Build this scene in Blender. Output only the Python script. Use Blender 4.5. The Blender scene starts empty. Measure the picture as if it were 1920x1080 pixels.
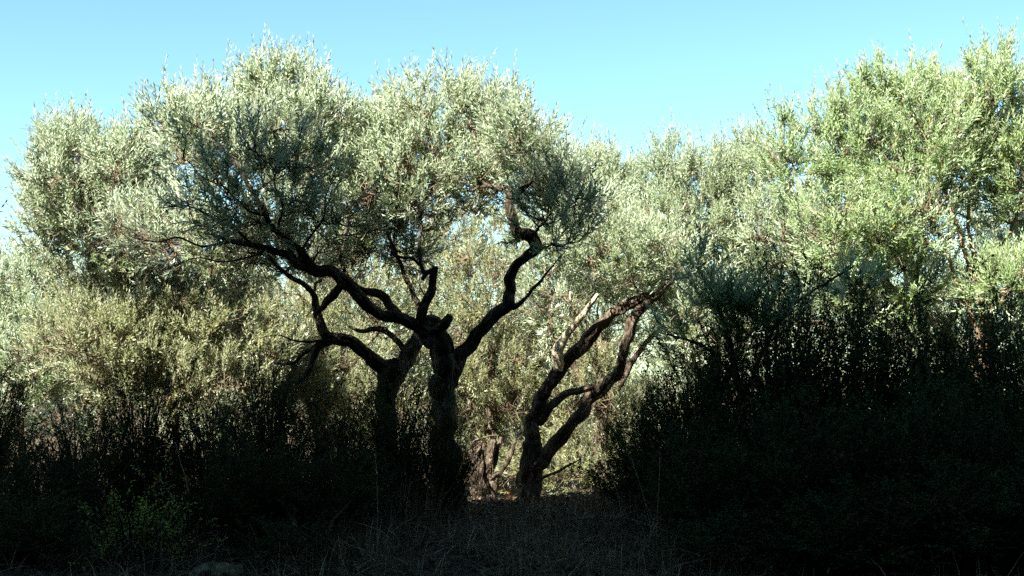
import bpy, math
import numpy as np
from mathutils import Vector, noise as mnoise

# ------------------------------------------------------------------ camera, sky, sun, exposure
scene = bpy.context.scene
FPX = 2400.0                      # focal length in pixels of a 1920 px wide picture
PITCH = math.radians(3.4)
CAM = np.array([0.0, 0.0, 1.5])
cam_data = bpy.data.cameras.new('camera')
cam_data.lens = 36.0 * FPX / 1920.0
cam_data.sensor_width = 36.0
cam_data.clip_start = 0.05
cam_data.clip_end = 600.0
cam = bpy.data.objects.new('camera', cam_data)
cam.location = CAM
cam.rotation_euler = (math.pi / 2 + PITCH, 0, 0)
scene.collection.objects.link(cam)
scene.camera = cam

SUN_EL = math.radians(45.0)
SUN_AZ = math.radians(40.0)       # how far the sun stands to the left of straight behind the camera
sun_dir = Vector((-math.sin(SUN_AZ) * math.cos(SUN_EL), -math.cos(SUN_AZ) * math.cos(SUN_EL), math.sin(SUN_EL)))
SLOPE = math.tan(SUN_EL) / math.cos(SUN_AZ)   # how steeply the edge of the shade falls along +Y

world = bpy.data.worlds.new('World')
scene.world = world
world.use_nodes = True
wn = world.node_tree
bg = wn.nodes['Background']
sky = wn.nodes.new('ShaderNodeTexSky')
sky.sky_type = 'NISHITA'
sky.sun_disc = False
sky.sun_elevation = SUN_EL
sky.sun_rotation = math.pi + SUN_AZ
sky.altitude = 200
sky.air_density = 1.0
sky.dust_density = 0.15
sky.ozone_density = 1.0
tint = wn.nodes.new('ShaderNodeMix')
tint.data_type = 'RGBA'
tint.blend_type = 'MULTIPLY'
tint.inputs[0].default_value = 1.0
tint.inputs[7].default_value = (0.60, 0.80, 0.81, 1)
wn.links.new(sky.outputs[0], tint.inputs[6])
wn.links.new(tint.outputs[2], bg.inputs['Color'])
bg.inputs['Strength'].default_value = 0.05

sun_data = bpy.data.lights.new('sun', 'SUN')
sun_data.energy = 5.0
sun_data.angle = math.radians(0.53)
sun_data.color = (1.0, 0.965, 0.90)
sun = bpy.data.objects.new('sun', sun_data)
sun.rotation_euler = sun_dir.to_track_quat('Z', 'Y').to_euler()
sun.location = (-20, -30, 40)
scene.collection.objects.link(sun)

vs = scene.view_settings
vs.view_transform = 'Standard'
vs.look = 'None'
vs.exposure = 2.65
vs.gamma = 1.0
vs.use_curve_mapping = False
scene.cycles.max_bounces = 7
scene.cycles.diffuse_bounces = 4
scene.cycles.glossy_bounces = 2
scene.cycles.transmission_bounces = 4
scene.cycles.use_denoising = False

# ------------------------------------------------------------------ helpers
rng = np.random.default_rng(7)
col = scene.collection

def at(u, v, Y):
    """The point at depth Y seen at (u, v) of the 1920x1080 photograph."""
    x = (np.asarray(u, float) - 960) / FPX
    y = (540 - np.asarray(v, float)) / FPX
    dy = math.cos(PITCH) - y * math.sin(PITCH)
    dz = math.sin(PITCH) + y * math.cos(PITCH)
    s = Y / dy
    return np.stack(np.broadcast_arrays(CAM[0] + x * s, CAM[1] + dy * s, CAM[2] + dz * s), -1)

def unit(a):
    return a / np.maximum(np.linalg.norm(a, axis=-1, keepdims=True), 1e-9)

def make_mesh(name, V, faces, var=None, smooth=False):
    """V (n,3); faces: list of (m,k) index arrays; var: per-vertex float."""
    me = bpy.data.meshes.new(name)
    V = np.ascontiguousarray(V, np.float32)
    me.vertices.add(len(V))
    me.vertices.foreach_set('co', V.ravel())
    idx = np.concatenate([f.ravel() for f in faces]).astype(np.int32)
    tot = np.concatenate([np.full(len(f), f.shape[1]) for f in faces])
    start = np.concatenate([[0], np.cumsum(tot)[:-1]]).astype(np.int32)
    me.loops.add(len(idx))
    me.loops.foreach_set('vertex_index', idx)
    me.polygons.add(len(tot))
    me.polygons.foreach_set('loop_start', start)
    me.polygons.foreach_set('use_smooth', np.full(len(tot), smooth))
    if var is not None:
        a = me.attributes.new('variation', 'FLOAT', 'POINT')
        a.data.foreach_set('value', np.ascontiguousarray(var, np.float32))
    me.update(calc_edges=True)
    return me

def add(name, me, mat, parent=None, **props):
    o = bpy.data.objects.new(name, me)
    if mat is not None and me is not None and not me.materials:
        me.materials.append(mat)
    col.objects.link(o)
    if parent is not None:
        o.parent = parent
        o.matrix_parent_inverse = parent.matrix_basis.inverted()
    for k, v in props.items():
        o[k] = v
    return o

def thing(name, loc, label, category, group=None):
    o = bpy.data.objects.new(name, None)
    o.location = loc
    o.empty_display_size = 0.1
    col.objects.link(o)
    o['label'] = label
    o['category'] = category
    if group:
        o['group'] = group
    bpy.context.view_layer.update()
    return o

def tubes(P, R, sides=4):
    """P (N,M,3) polylines, R (N,M) radii -> verts, quads."""
    N, M, _ = P.shape
    T = np.empty_like(P)
    T[:, 1:-1] = P[:, 2:] - P[:, :-2]
    T[:, 0] = P[:, 1] - P[:, 0]
    T[:, -1] = P[:, -1] - P[:, -2]
    T = unit(T)
    chord = unit(P[:, -1] - P[:, 0] + 1e-6)
    ref = np.where(np.abs(chord[:, 2:3]) < 0.8, [[0, 0, 1.0]], [[0, 1.0, 0]])[:, None, :]
    A = unit(np.cross(T, ref))
    B = np.cross(T, A)
    th = np.arange(sides) * 2 * math.pi / sides
    V = P[:, :, None] + R[:, :, None, None] * (A[:, :, None] * np.cos(th)[None, None, :, None] + B[:, :, None] * np.sin(th)[None, None, :, None])
    base = (np.arange(N) * M * sides)[:, None, None] + (np.arange(M - 1) * sides)[None, :, None]
    j = np.arange(sides)[None, None, :]
    k = (np.arange(sides) + 1) % sides
    k = k[None, None, :]
    F = np.stack([base + j, base + sides + j, base + sides + k, base + k], -1).reshape(-1, 4)
    return V.reshape(-1, 3), F

def merge(parts):
    V, F, off = [], [], 0
    for v, f in parts:
        V.append(v)
        F.append(f + off)
        off += len(v)
    return np.concatenate(V), np.concatenate(F)

def curve_between(a, b, M, sag, jit, start_dir=None):
    """(N,3)->(N,3) curved paths of M points; sag lifts or drops the middle, jit wrinkles it."""
    t = np.linspace(0, 1, M)[None, :, None]
    L = np.linalg.norm(b - a, axis=-1)[:, None, None]
    P = a[:, None] * (1 - t) + b[:, None] * t
    P = P + sag[:, None, :] * (4 * t * (1 - t)) * L
    w = rng.normal(0, 1, (len(a), M, 3)) * jit * L
    w[:, 0] = 0
    w[:, -1] = 0
    return P + w

def leaves(pos, d, n, length, width, var, bend=0.12):
    """Leaf blades folded along the midrib, upper side along n."""
    N = len(pos)
    d = unit(d)
    n = unit(n - d * np.sum(n * d, -1, keepdims=True))
    w = np.cross(d, n)
    L, W = length[:, None], width[:, None] * 1.15
    b = bend * L * rng.uniform(-0.6, 1.2, (N, 1))
    m = pos + d * L * 0.46 + n * (b * 0.5 + W * 0.14)
    V = np.stack([pos, m + w * W * .5, pos + d * L - n * b * 0.6, m - w * W * .5], 1).reshape(-1, 3)
    o = (np.arange(N) * 4)[:, None]
    return V, o + [[0, 1, 2]], o + [[0, 2, 3]], np.repeat(var, 4)

def catmull(pts, n):
    pts = np.asarray(pts, float)
    P = np.vstack([2 * pts[0] - pts[1], pts, 2 * pts[-1] - pts[-2]])
    out = []
    for i in range(1, len(P) - 2):
        t = np.linspace(0, 1, n, endpoint=False)[:, None]
        a, b, c, d = P[i - 1], P[i], P[i + 1], P[i + 2]
        out.append(0.5 * (2 * b + (c - a) * t + (2 * a - 5 * b + 4 * c - d) * t ** 2 + (3 * b - a - 3 * c + d) * t ** 3))
    out.append(pts[-1:])
    return np.vstack(out)

# ------------------------------------------------------------------ materials
def new_mat(name):
    m = bpy.data.materials.new(name)
    m.use_nodes = True
    nt = m.node_tree
    p = nt.nodes['Principled BSDF']
    return m, nt, p

def ramp(nt, stops):
    r = nt.nodes.new('ShaderNodeValToRGB')
    e = r.color_ramp.elements
    e[0].position, e[0].color = stops[0][0], (*stops[0][1], 1)
    e[1].position, e[1].color = stops[-1][0], (*stops[-1][1], 1)
    for pos, c in stops[1:-1]:
        x = e.new(pos)
        x.color = (*c, 1)
    return r

def leaf_material(name, top, under=None, rough=0.42, trans=0.25, trans_col=None, spec=0.5):
    m, nt, p = new_mat(name)
    at_ = nt.nodes.new('ShaderNodeAttribute')
    at_.attribute_name = 'variation'
    r = ramp(nt, top)
    nt.links.new(at_.outputs['Fac'], r.inputs[0])
    colour = r.outputs[0]
    if under:
        r2 = ramp(nt, under)
        nt.links.new(at_.outputs['Fac'], r2.inputs[0])
        g = nt.nodes.new('ShaderNodeNewGeometry')
        mx = nt.nodes.new('ShaderNodeMix')
        mx.data_type = 'RGBA'
        nt.links.new(g.outputs['Backfacing'], mx.inputs[0])
        nt.links.new(r.outputs[0], mx.inputs[6])
        nt.links.new(r2.outputs[0], mx.inputs[7])
        colour = mx.outputs[2]
    nt.links.new(colour, p.inputs['Base Color'])
    p.inputs['Roughness'].default_value = rough
    p.inputs['Specular IOR Level'].default_value = spec
    tr = nt.nodes.new('ShaderNodeBsdfTranslucent')
    if trans_col:
        tr.inputs[0].default_value = (*trans_col, 1)
    else:
        nt.links.new(colour, tr.inputs[0])
    ms = nt.nodes.new('ShaderNodeMixShader')
    ms.inputs[0].default_value = trans
    nt.links.new(p.outputs[0], ms.inputs[1])
    nt.links.new(tr.outputs[0], ms.inputs[2])
    nt.links.new(ms.outputs[0], nt.nodes['Material Output'].inputs['Surface'])
    return m

def bark_material(name, dark, mid, light, scale=9.0, bump=0.6):
    m, nt, p = new_mat(name)
    tc = nt.nodes.new('ShaderNodeTexCoord')
    mp = nt.nodes.new('ShaderNodeMapping')
    mp.inputs['Scale'].default_value = (1, 1, 0.32)
    nt.links.new(tc.outputs['Object'], mp.inputs[0])
    n1 = nt.nodes.new('ShaderNodeTexNoise')
    n1.inputs['Scale'].default_value = scale
    n1.inputs['Detail'].default_value = 8
    n1.inputs['Roughness'].default_value = 0.65
    nt.links.new(mp.outputs[0], n1.inputs['Vector'])
    vo = nt.nodes.new('ShaderNodeTexVoronoi')
    vo.feature = 'DISTANCE_TO_EDGE'
    vo.inputs['Scale'].default_value = scale * 3.2
    nt.links.new(mp.outputs[0], vo.inputs['Vector'])
    r = ramp(nt, [(0.30, dark), (0.5, mid), (0.68, light)])
    nt.links.new(n1.outputs[0], r.inputs[0])
    nt.links.new(r.outputs[0], p.inputs['Base Color'])
    mul = nt.nodes.new('ShaderNodeMath')
    mul.operation = 'MULTIPLY_ADD'
    mul.inputs[1].default_value = 0.9
    nt.links.new(vo.outputs['Distance'], mul.inputs[0])
    nt.links.new(n1.outputs[0], mul.inputs[2])
    b = nt.nodes.new('ShaderNodeBump')
    b.inputs['Strength'].default_value = bump
    b.inputs['Distance'].default_value = 0.06
    nt.links.new(mul.outputs[0], b.inputs['Height'])
    nt.links.new(b.outputs[0], p.inputs['Normal'])
    p.inputs['Roughness'].default_value = 0.9
    p.inputs['Specular IOR Level'].default_value = 0.1
    return m

def ground_material(name, stops, scale):
    m, nt, p = new_mat(name)
    tc = nt.nodes.new('ShaderNodeTexCoord')
    n1 = nt.nodes.new('ShaderNodeTexNoise')
    n1.inputs['Scale'].default_value = scale
    n1.inputs['Detail'].default_value = 10
    nt.links.new(tc.outputs['Object'], n1.inputs['Vector'])
    r = ramp(nt, stops)
    nt.links.new(n1.outputs[0], r.inputs[0])
    nt.links.new(r.outputs[0], p.inputs['Base Color'])
    b = nt.nodes.new('ShaderNodeBump')
    b.inputs['Strength'].default_value = 0.7
    b.inputs['Distance'].default_value = 0.05
    nt.links.new(n1.outputs[0], b.inputs['Height'])
    nt.links.new(b.outputs[0], p.inputs['Normal'])
    p.inputs['Roughness'].default_value = 0.95
    p.inputs['Specular IOR Level'].default_value = 0.05
    return m

OLIVE_TOP = [(0.0, (0.13, 0.178, 0.075)), (0.45, (0.195, 0.243, 0.112)), (0.85, (0.272, 0.313, 0.156)), (0.985, (0.31, 0.30, 0.13)), (1.0, (0.42, 0.33, 0.05))]
OLIVE_UNDER = [(0.0, (0.40, 0.475, 0.32)), (0.6, (0.505, 0.585, 0.43)), (1.0, (0.605, 0.65, 0.50))]
GREEN_TOP = [(0.0, (0.125, 0.205, 0.062)), (0.5, (0.195, 0.278, 0.096)), (0.985, (0.275, 0.335, 0.132)), (1.0, (0.45, 0.36, 0.04))]
GREEN_UNDER = [(0.0, (0.38, 0.48, 0.27)), (0.6, (0.49, 0.58, 0.37)), (1.0, (0.60, 0.64, 0.44))]
M_olive = leaf_material('olive_leaf', OLIVE_TOP, OLIVE_UNDER, 0.42, 0.45, spec=0.5)
M_green = leaf_material('young_olive_leaf', GREEN_TOP, GREEN_UNDER, 0.42, 0.45, spec=0.5)
DULL_TOP = [(0.0, (0.115, 0.14, 0.052)), (0.45, (0.175, 0.195, 0.078)), (0.85, (0.245, 0.25, 0.105)), (0.97, (0.275, 0.24, 0.09)), (1.0, (0.40, 0.29, 0.05))]
DULL_UNDER = [(0.0, (0.32, 0.35, 0.20)), (0.6, (0.41, 0.43, 0.27)), (1.0, (0.50, 0.49, 0.32))]
M_dull = leaf_material('dimmed_olive_leaf', DULL_TOP, DULL_UNDER, 0.42, 0.45, spec=0.5)  # browner leaf, darkened to paint the dimmer light on the low back crowns
M_twig = bark_material('olive_twig', (0.07, 0.045, 0.028), (0.12, 0.085, 0.055), (0.19, 0.14, 0.09), 30, 0.2)
M_bark = bark_material('olive_bark', (0.022, 0.016, 0.011), (0.065, 0.048, 0.033), (0.21, 0.165, 0.115), 8, 1.0)
M_bark_tan = bark_material('smooth_tan_bark', (0.11, 0.078, 0.045), (0.20, 0.145, 0.085), (0.30, 0.22, 0.14), 9, 0.3)
M_bark_stump = bark_material('stump_bark', (0.035, 0.026, 0.018), (0.095, 0.07, 0.05), (0.20, 0.155, 0.115), 9, 0.9)
M_bare = bark_material('bare_wood', (0.28, 0.22, 0.13), (0.45, 0.37, 0.24), (0.60, 0.52, 0.36), 10, 0.3)
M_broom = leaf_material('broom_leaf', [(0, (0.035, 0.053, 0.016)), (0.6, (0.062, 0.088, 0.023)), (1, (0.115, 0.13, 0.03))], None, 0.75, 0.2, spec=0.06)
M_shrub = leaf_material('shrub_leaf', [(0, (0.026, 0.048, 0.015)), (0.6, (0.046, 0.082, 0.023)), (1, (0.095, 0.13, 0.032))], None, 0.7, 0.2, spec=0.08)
M_bright = leaf_material('bright_shrub_leaf', [(0, (0.19, 0.22, 0.03)), (0.6, (0.33, 0.35, 0.055)), (1, (0.50, 0.48, 0.10))], None, 0.5, 0.3)
M_stem = bark_material('shrub_stem', (0.02, 0.018, 0.012), (0.05, 0.045, 0.03), (0.10, 0.085, 0.06), 20, 0.2)
M_straw = leaf_material('dry_straw', [(0, (0.06, 0.043, 0.024)), (0.55, (0.16, 0.12, 0.068)), (1, (0.48, 0.39, 0.25))], None, 0.7, 0.15, spec=0.05)
M_litter = leaf_material('litter_leaf', [(0, (0.045, 0.028, 0.016)), (0.5, (0.11, 0.07, 0.04)), (1, (0.30, 0.22, 0.13))], None, 0.8, 0.1, spec=0.05)
M_rust = leaf_material('dead_rust_leaf', [(0, (0.30, 0.08, 0.015)), (1, (0.55, 0.20, 0.04))], None, 0.7, 0.3, spec=0.05)
M_ground = ground_material('dry_earth', [(0.3, (0.03, 0.022, 0.014)), (0.5, (0.06, 0.045, 0.028)), (0.7, (0.12, 0.092, 0.058))], 4.5)
M_hill = ground_material('unseen_slope', [(0.3, (0.012, 0.020, 0.010)), (0.5, (0.025, 0.038, 0.018)), (0.7, (0.05, 0.055, 0.03))], 0.9)
M_rock = ground_material('pale_rock', [(0.35, (0.04, 0.034, 0.016)), (0.5, (0.12, 0.105, 0.055)), (0.62, (0.26, 0.23, 0.13))], 11)

# ------------------------------------------------------------------ ground, and an unseen slope shaped to cast the foreground shade
def ground_z(x, y):
    x = np.asarray(x, float)
    y = np.asarray(y, float)
    s = np.clip((y - 13.2) / 4.5, 0, 1)
    z = -0.45 * s * s * (3 - 2 * s) - 0.004 * np.clip(y - 17.7, 0, 400)
    z = z + 0.05 * np.sin(x * 1.7 + y * 0.9) + 0.03 * np.sin(x * 3.1 - y * 2.3 + 1)
    return z

gx = np.concatenate([np.linspace(-300, -14, 14), np.linspace(-12, 12, 97), np.linspace(14, 300, 14)])
gy = np.concatenate([np.linspace(-6, 6, 13), np.linspace(6.3, 24, 70), np.linspace(26, 400, 20)])
GX, GY = np.meshgrid(gx, gy)
GZ = ground_z(GX, GY)
nx, ny = len(gx), len(gy)
i = np.arange(nx * ny).reshape(ny, nx)
gf = np.stack([i[:-1, :-1], i[:-1, 1:], i[1:, 1:], i[1:, :-1]], -1).reshape(-1, 4)
add('ground', make_mesh('ground', np.stack([GX, GY, GZ], -1).reshape(-1, 3), [gf], smooth=True), M_ground,
    label='dry earth under the olive grove', kind='structure')

SHADE_END = 14.9                  # where the shade of the slope meets the ground
hx = np.linspace(-90, 60, 151)
hy = np.linspace(0, 1, 40)
HX, HT = np.meshgrid(hx, hy)
top_y = -12.0
top_z = (SHADE_END - top_y) * SLOPE
HY = -2.0 + (top_y + 2.0) * HT
HZ = (top_z + 0.5) * HT ** 1.05 - 0.5
bump = np.array([mnoise.noise(Vector((a * 0.45, b * 3.0, 3.1))) + 0.6 * mnoise.noise(Vector((a * 1.3, b * 7.0, 9.1))) for a, b in zip(HX.ravel(), HT.ravel())]).reshape(HX.shape)
HZ = HZ + bump * 0.8 * np.clip(HT * 3, 0, 1)
HY = HY + bump * 0.6 * np.clip(HT * 3, 0, 1)
# the far side of the ridge falls away again
V1 = np.stack([HX, HY, HZ], -1)
back = V1[-1:].copy()
back[..., 1] -= 40
back[..., 2] = -2
V1 = np.concatenate([V1, back])
nyh, nxh = V1.shape[:2]
i = np.arange(nxh * nyh).reshape(nyh, nxh)
hf = np.stack([i[:-1, :-1], i[1:, :-1], i[1:, 1:], i[:-1, 1:]], -1).reshape(-1, 4)
add('shade_slope', make_mesh('shade_slope', V1.reshape(-1, 3), [hf], smooth=True), M_hill,
    label='unseen steep slope behind the photographer, shaped to shade the foreground', kind='structure')

# ------------------------------------------------------------------ olive trees
def limb_mesh(pts, gnarl=0.22, sides=26, sub=12, seed=0.0, thin=0.88):
    """pts: (u, v, Y, radius in picture pixels). A gnarled tapered limb; returns mesh data and its axis."""
    W = []
    for (u, v, Y, r) in pts:
        p = at(u, v, Y)
        W.append([*p, r * Y / FPX * thin])
    C = catmull(W, sub)
    P, R = C[:, :3], np.maximum(C[:, 3], 0.004)
    for k in range(len(P)):
        q = Vector(P[k] * 6.0) + Vector((seed, 0, 0))
        P[k] += np.array([mnoise.noise(q), mnoise.noise(q + Vector((7, 3, 1))), mnoise.noise(q + Vector((2, 9, 5)))]) * (R[k] * 0.4 + 0.012)
    V, F = tubes(P[None], R[None], sides)
    V = V.reshape(len(P), sides, 3)
    s = np.concatenate([[0], np.cumsum(np.linalg.norm(np.diff(P, axis=0), axis=1))])
    th = np.arange(sides) * 2 * math.pi / sides
    for k in range(len(P)):
        for j in range(sides):
            a = Vector((math.cos(th[j]) * 1.6 + seed, math.sin(th[j]) * 1.6, s[k] * 2.2))
            b = Vector((math.cos(th[j]) * 3.4 + seed, math.sin(th[j]) * 3.4, s[k] * 2.6 + 5))
            c = Vector((math.cos(th[j]) * 0.8, math.sin(th[j]) * 0.8 + seed, s[k] * 9.0))
            f = 1 + gnarl * (0.9 * mnoise.noise(a) + 1.3 * mnoise.noise(b) + 0.4 * mnoise.noise(c) + 1.1 * mnoise.noise(Vector((math.cos(th[j]) * 6.5, math.sin(th[j]) * 6.5 + seed, s[k] * 7.0))))
            V[k, j] = P[k] + (V[k, j] - P[k]) * f
    V = V.reshape(-1, 3)
    # close the two ends
    n = len(V)
    V = np.vstack([V, P[:1], P[-1:] + unit(P[-1:] - P[-2:-1]) * R[-1] * 0.5])
    j = np.arange(sides)
    k = (j + 1) % sides
    e = (len(P) - 1) * sides
    T = np.concatenate([np.stack([np.full(sides, n), j, k], -1), np.stack([np.full(sides, n + 1), e + k, e + j], -1)])
    return V, F, T, P, R

def sample_crown(ell, count):
    """Points spread through a union of ellipsoids (u, v, Y, ru, rv, depth in metres[, weight])."""
    E = np.array([e[:6] for e in ell], float)
    wt = np.array([(e[6] if len(e) > 6 else 1.0) for e in ell])
    vol = (E[:, 3] * E[:, 4]) * np.minimum(wt, 1e9)
    n = rng.multinomial(count, vol / vol.sum())
    pts, out = [], []
    for e, k in zip(E, n):
        c = at(e[0], e[1], e[2])
        s = e[2] / FPX
        k4 = k * 4 + 8
        d = unit(rng.normal(0, 1, (k4, 3)))
        r = rng.uniform(0, 1, (k4, 1)) ** 0.42
        p = c + d * r * np.array([e[3] * s, e[5], e[4] * s])
        clump = np.array([mnoise.noise(Vector(q * 2.3)) + 0.5 * mnoise.noise(Vector(q * 5.1)) for q in p]) + rng.normal(0, 0.14, k4)
        sel = np.argsort(-clump)[:max(int(k4 * 0.80), k)]
        sel = rng.permutation(sel)[:k]
        p, d, r = p[sel], d[sel], r[sel]
        pts.append(p)
        out.append(unit(d * r + np.array([0, 0, 0.12])))
    return np.concatenate(pts), np.concatenate(out)

def spray(starts, dirs, shoot_len, leaf_len, pairs, droop=0.0, leaf_w=0.24, stem_r=0.0022):
    """Leafy olive shoots: a thin stem with opposite pairs of narrow leaves. Returns stems and leaf data."""
    N = len(starts)
    d = unit(dirs)
    L = shoot_len * rng.uniform(0.6, 1.35, N)
    M = 3
    t = np.linspace(0, 1, M)
    side = unit(np.cross(d, rng.normal(0, 1, (N, 3))))
    bendv = side * rng.uniform(-0.25, 0.25, (N, 1)) + np.array([0, 0, 0.16 - droop])
    P = starts[:, None] + d[:, None] * (L[:, None, None] * t[None, :, None]) + bendv[:, None] * (L[:, None, None] * (t ** 2)[None, :, None])
    R = np.broadcast_to(np.linspace(1.0, 0.45, M)[None] * stem_r, (N, M)).copy()
    rb = unit(np.cross(d, rng.normal(0, 1, (N, 3))))[:, None] * R[..., None] * 1.2
    tv = np.stack([P - rb, P + rb], 2).reshape(-1, 3)
    o = (np.arange(N) * M * 2)[:, None, None] + (np.arange(M - 1) * 2)[None, :, None]
    tf = (o + np.array([0, 1, 3, 2])[None, None]).reshape(-1, 4)
    tt = np.linspace(0.1, 1.0, pairs)
    pos = starts[:, None] + d[:, None] * (L[:, None, None] * tt[None, :, None]) + bendv[:, None] * (L[:, None, None] * (tt ** 2)[None, :, None])
    tan = unit(d[:, None] + 2 * bendv[:, None] * tt[None, :, None])
    a = unit(np.cross(tan, rng.normal(0, 1, (N, 1, 3)) + np.zeros((1, pairs, 1))))
    b = np.cross(tan, a)
    ph = (np.arange(pairs) % 2) * (math.pi / 2)
    LP, LD, LN = [], [], []
    for s in (0, math.pi):
        ang = ph[None, :] + s + rng.normal(0, 0.35, (N, pairs))
        p = a * np.cos(ang)[..., None] + b * np.sin(ang)[..., None]
        al = np.clip(rng.normal(0.66, 0.20, (N, pairs)) - 0.42 * (tt[None] > 0.9), 0.15, 1.5)[..., None]
        LP.append(pos)
        LD.append(tan * np.cos(al) + p * np.sin(al))
        LN.append(tan * np.sin(al) - p * np.cos(al))
    LP = np.stack(LP).reshape(-1, 3)
    LD = np.stack(LD).reshape(-1, 3)
    LN = np.stack(LN).reshape(-1, 3)
    LD = LD + rng.normal(0, 0.12, LD.shape)
    LN = LN + rng.normal(0, 0.30, LN.shape)
    size = (1.0 - 0.35 * np.abs(tt - 0.45) / 0.55)
    ln = leaf_len * np.broadcast_to(size[None, None], (2, N, pairs)).reshape(-1) * rng.uniform(0.75, 1.2, len(LP))
    keep = rng.uniform(0, 1, len(LP)) < 0.92
    LP, LD, LN, ln = LP[keep], LD[keep], LN[keep], ln[keep]
    tone = np.broadcast_to(rng.uniform(0, 0.6, N)[None, :, None], (2, N, pairs)).reshape(-1)[keep]
    var = np.clip(tone + rng.uniform(0, 0.36, len(LP)), 0, 0.96)
    var[rng.uniform(0, 1, len(LP)) < 0.004] = 1.0
    return (tv, tf), (LP, LD, LN, ln, ln * leaf_w * rng.uniform(0.85, 1.2, len(ln)), var)

def olive(label, base, limbs, ell, twigs, shoots=3.2, pairs=8, leaf=0.085, leafmat=None, branches=40, limb_mat=None,
          droop=0.0, shoot_len=0.24, tips=0.0, leaf_w=0.215, trunk_index=(0,), group='olive trees in the grove', bare=(), bare_twigs=0, gnarl=0.24, name='olive_tree'):
    """One olive tree: hand-laid trunk and limbs, then branches, twigs, shoots and leaves grown out to its crown."""
    root = thing(name, Vector(base), label, 'tree', group)
    nodes, nrad = [], []
    for k, pts in enumerate(limbs):
        hero = max(p[3] * p[2] for p in pts) > 60 and gnarl > 0.1 and name != 'shade_oak' and len(pts) > 4
        V, F, T, P, R = limb_mesh(pts, gnarl=gnarl if k not in bare else 0.08, seed=float(rng.uniform(0, 40)), sides=26 if hero else 10, sub=12 if hero else 6, thin=1.2 if k in bare else (0.84 if k in trunk_index else 0.76))
        me = make_mesh('limb', V, [F, T], smooth=True)
        mat = M_bare if k in bare else (limb_mat or M_bark)
        add('trunk' if k in trunk_index else 'limb', me, mat, root)
        if k in bare:
            continue
        half = int(len(P) * (0.55 if k in trunk_index else 0.3))
        nodes.append(P[half:])
        nrad.append(R[half:])
    nodes = np.concatenate(nodes)
    nrad = np.concatenate(nrad)
    T_, outd = sample_crown(ell, twigs)
    # branch ends: a spread-out subset of the twig targets, pulled towards the inside
    pick = [int(rng.integers(len(T_)))]
    dist = np.linalg.norm(T_ - T_[pick[0]], axis=1)
    for _ in range(branches - 1):
        k = int(np.argmax(dist * rng.uniform(0.6, 1, len(dist))))
        pick.append(k)
        dist = np.minimum(dist, np.linalg.norm(T_ - T_[k], axis=1))
    C = T_[pick] - outd[pick] * 0.18
    order = np.argsort([np.min(np.linalg.norm(nodes - c, axis=1)) for c in C])
    bp, br = [], []
    M = 9
    for k in order:
        c = C[k]
        dd = np.linalg.norm(nodes - c, axis=1)
        cost = dd * (1 + 0.5 * np.clip((nodes[:, 2] - c[2]) / (dd + 1e-6), 0, 1)) - 4.0 * np.minimum(nrad, 0.03)
        q = int(np.argmin(cost))
        a = nodes[q]
        P = curve_between(a[None], c[None], M, np.array([[rng.normal(0, .08), rng.normal(0, .08), -0.06 + rng.normal(0, .05)]]), 0.022)[0]
        L = np.linalg.norm(c - a)
        r0 = min(nrad[q] * 0.75, 0.012 + 0.017 * L)
        R = np.linspace(r0, 0.006, M)
        bp.append(P)
        br.append(R)
        nodes = np.vstack([nodes, P[2:]])
        nrad = np.concatenate([nrad, R[2:]])
    bp, br = np.array(bp), np.array(br)
    parts = [tubes(bp, br, 6)]
    # twigs
    bn = bp[:, 3:].reshape(-1, 3)
    near = np.empty(len(T_), int)
    for s in range(0, len(T_), 400):
        dd = np.linalg.norm(T_[s:s + 400, None] - bn[None], axis=2)
        below = np.clip((bn[None, :, 2] - T_[s:s + 400, None, 2]), 0, 1)
        near[s:s + 400] = np.argmin(dd + 0.6 * below + rng.uniform(0, 0.15, dd.shape), axis=1)
    A = bn[near]
    Mt = 5
    tp = curve_between(A, T_, Mt, rng.normal(0, 0.07, (len(T_), 3)) + [0, 0, -0.05], 0.03)
    tl = np.linalg.norm(T_ - A, axis=1)
    tr = np.linspace(1, 0, Mt)[None] * np.clip(0.0035 + 0.005 * tl, 0, 0.011)[:, None] + 0.0022
    parts.append(tubes(tp, tr, 3))
    if bare_twigs:
        kk = rng.integers(0, len(T_), bare_twigs)
        jj = rng.integers(1, Mt, bare_twigs)
        s0 = tp[kk, jj]
        e0 = s0 + unit(outd[kk] * 0.6 + rng.normal(0, 0.7, (bare_twigs, 3)) - [0, 0, 0.25]) * rng.uniform(0.12, 0.42, (bare_twigs, 1))
        q = curve_between(s0, e0, 3, rng.normal(0, 0.12, (bare_twigs, 3)), 0.05)
        side = unit(np.cross(e0 - s0, rng.normal(0, 1, (bare_twigs, 3))))[:, None] * np.array([.0036, .0027, .0015])[None, :, None]
        o = (np.arange(bare_twigs) * 6)[:, None, None] + np.array([0, 2])[None, :, None]
        parts.append((np.stack([q - side, q + side], 2).reshape(-1, 3), (o + np.array([0, 1, 3, 2])[None, None]).reshape(-1, 4)))
    # shoots along the twigs
    ns = int(len(T_) * shoots)
    w = rng.integers(0, len(T_), ns)
    tpos = rng.uniform(0.35, 1.0, ns) ** 0.7
    tpos[:len(T_)] = 1.0
    w[:len(T_)] = np.arange(len(T_))[:ns]
    fi = tpos * (Mt - 1)
    i0 = np.minimum(fi.astype(int), Mt - 2)
    fr = (fi - i0)[:, None]
    st = tp[w, i0] * (1 - fr) + tp[w, i0 + 1] * fr
    tdir = unit(tp[w, i0 + 1] - tp[w, i0])
    sd = unit(tdir * 0.5 + outd[w] * 0.55 + rng.normal(0, 0.34, (ns, 3)) + [0, 0, 0.72 - droop])
    stems, lv = spray(st, sd, shoot_len, leaf, pairs, droop, leaf_w)
    parts.append(stems)
    lvs = [lv]
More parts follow.
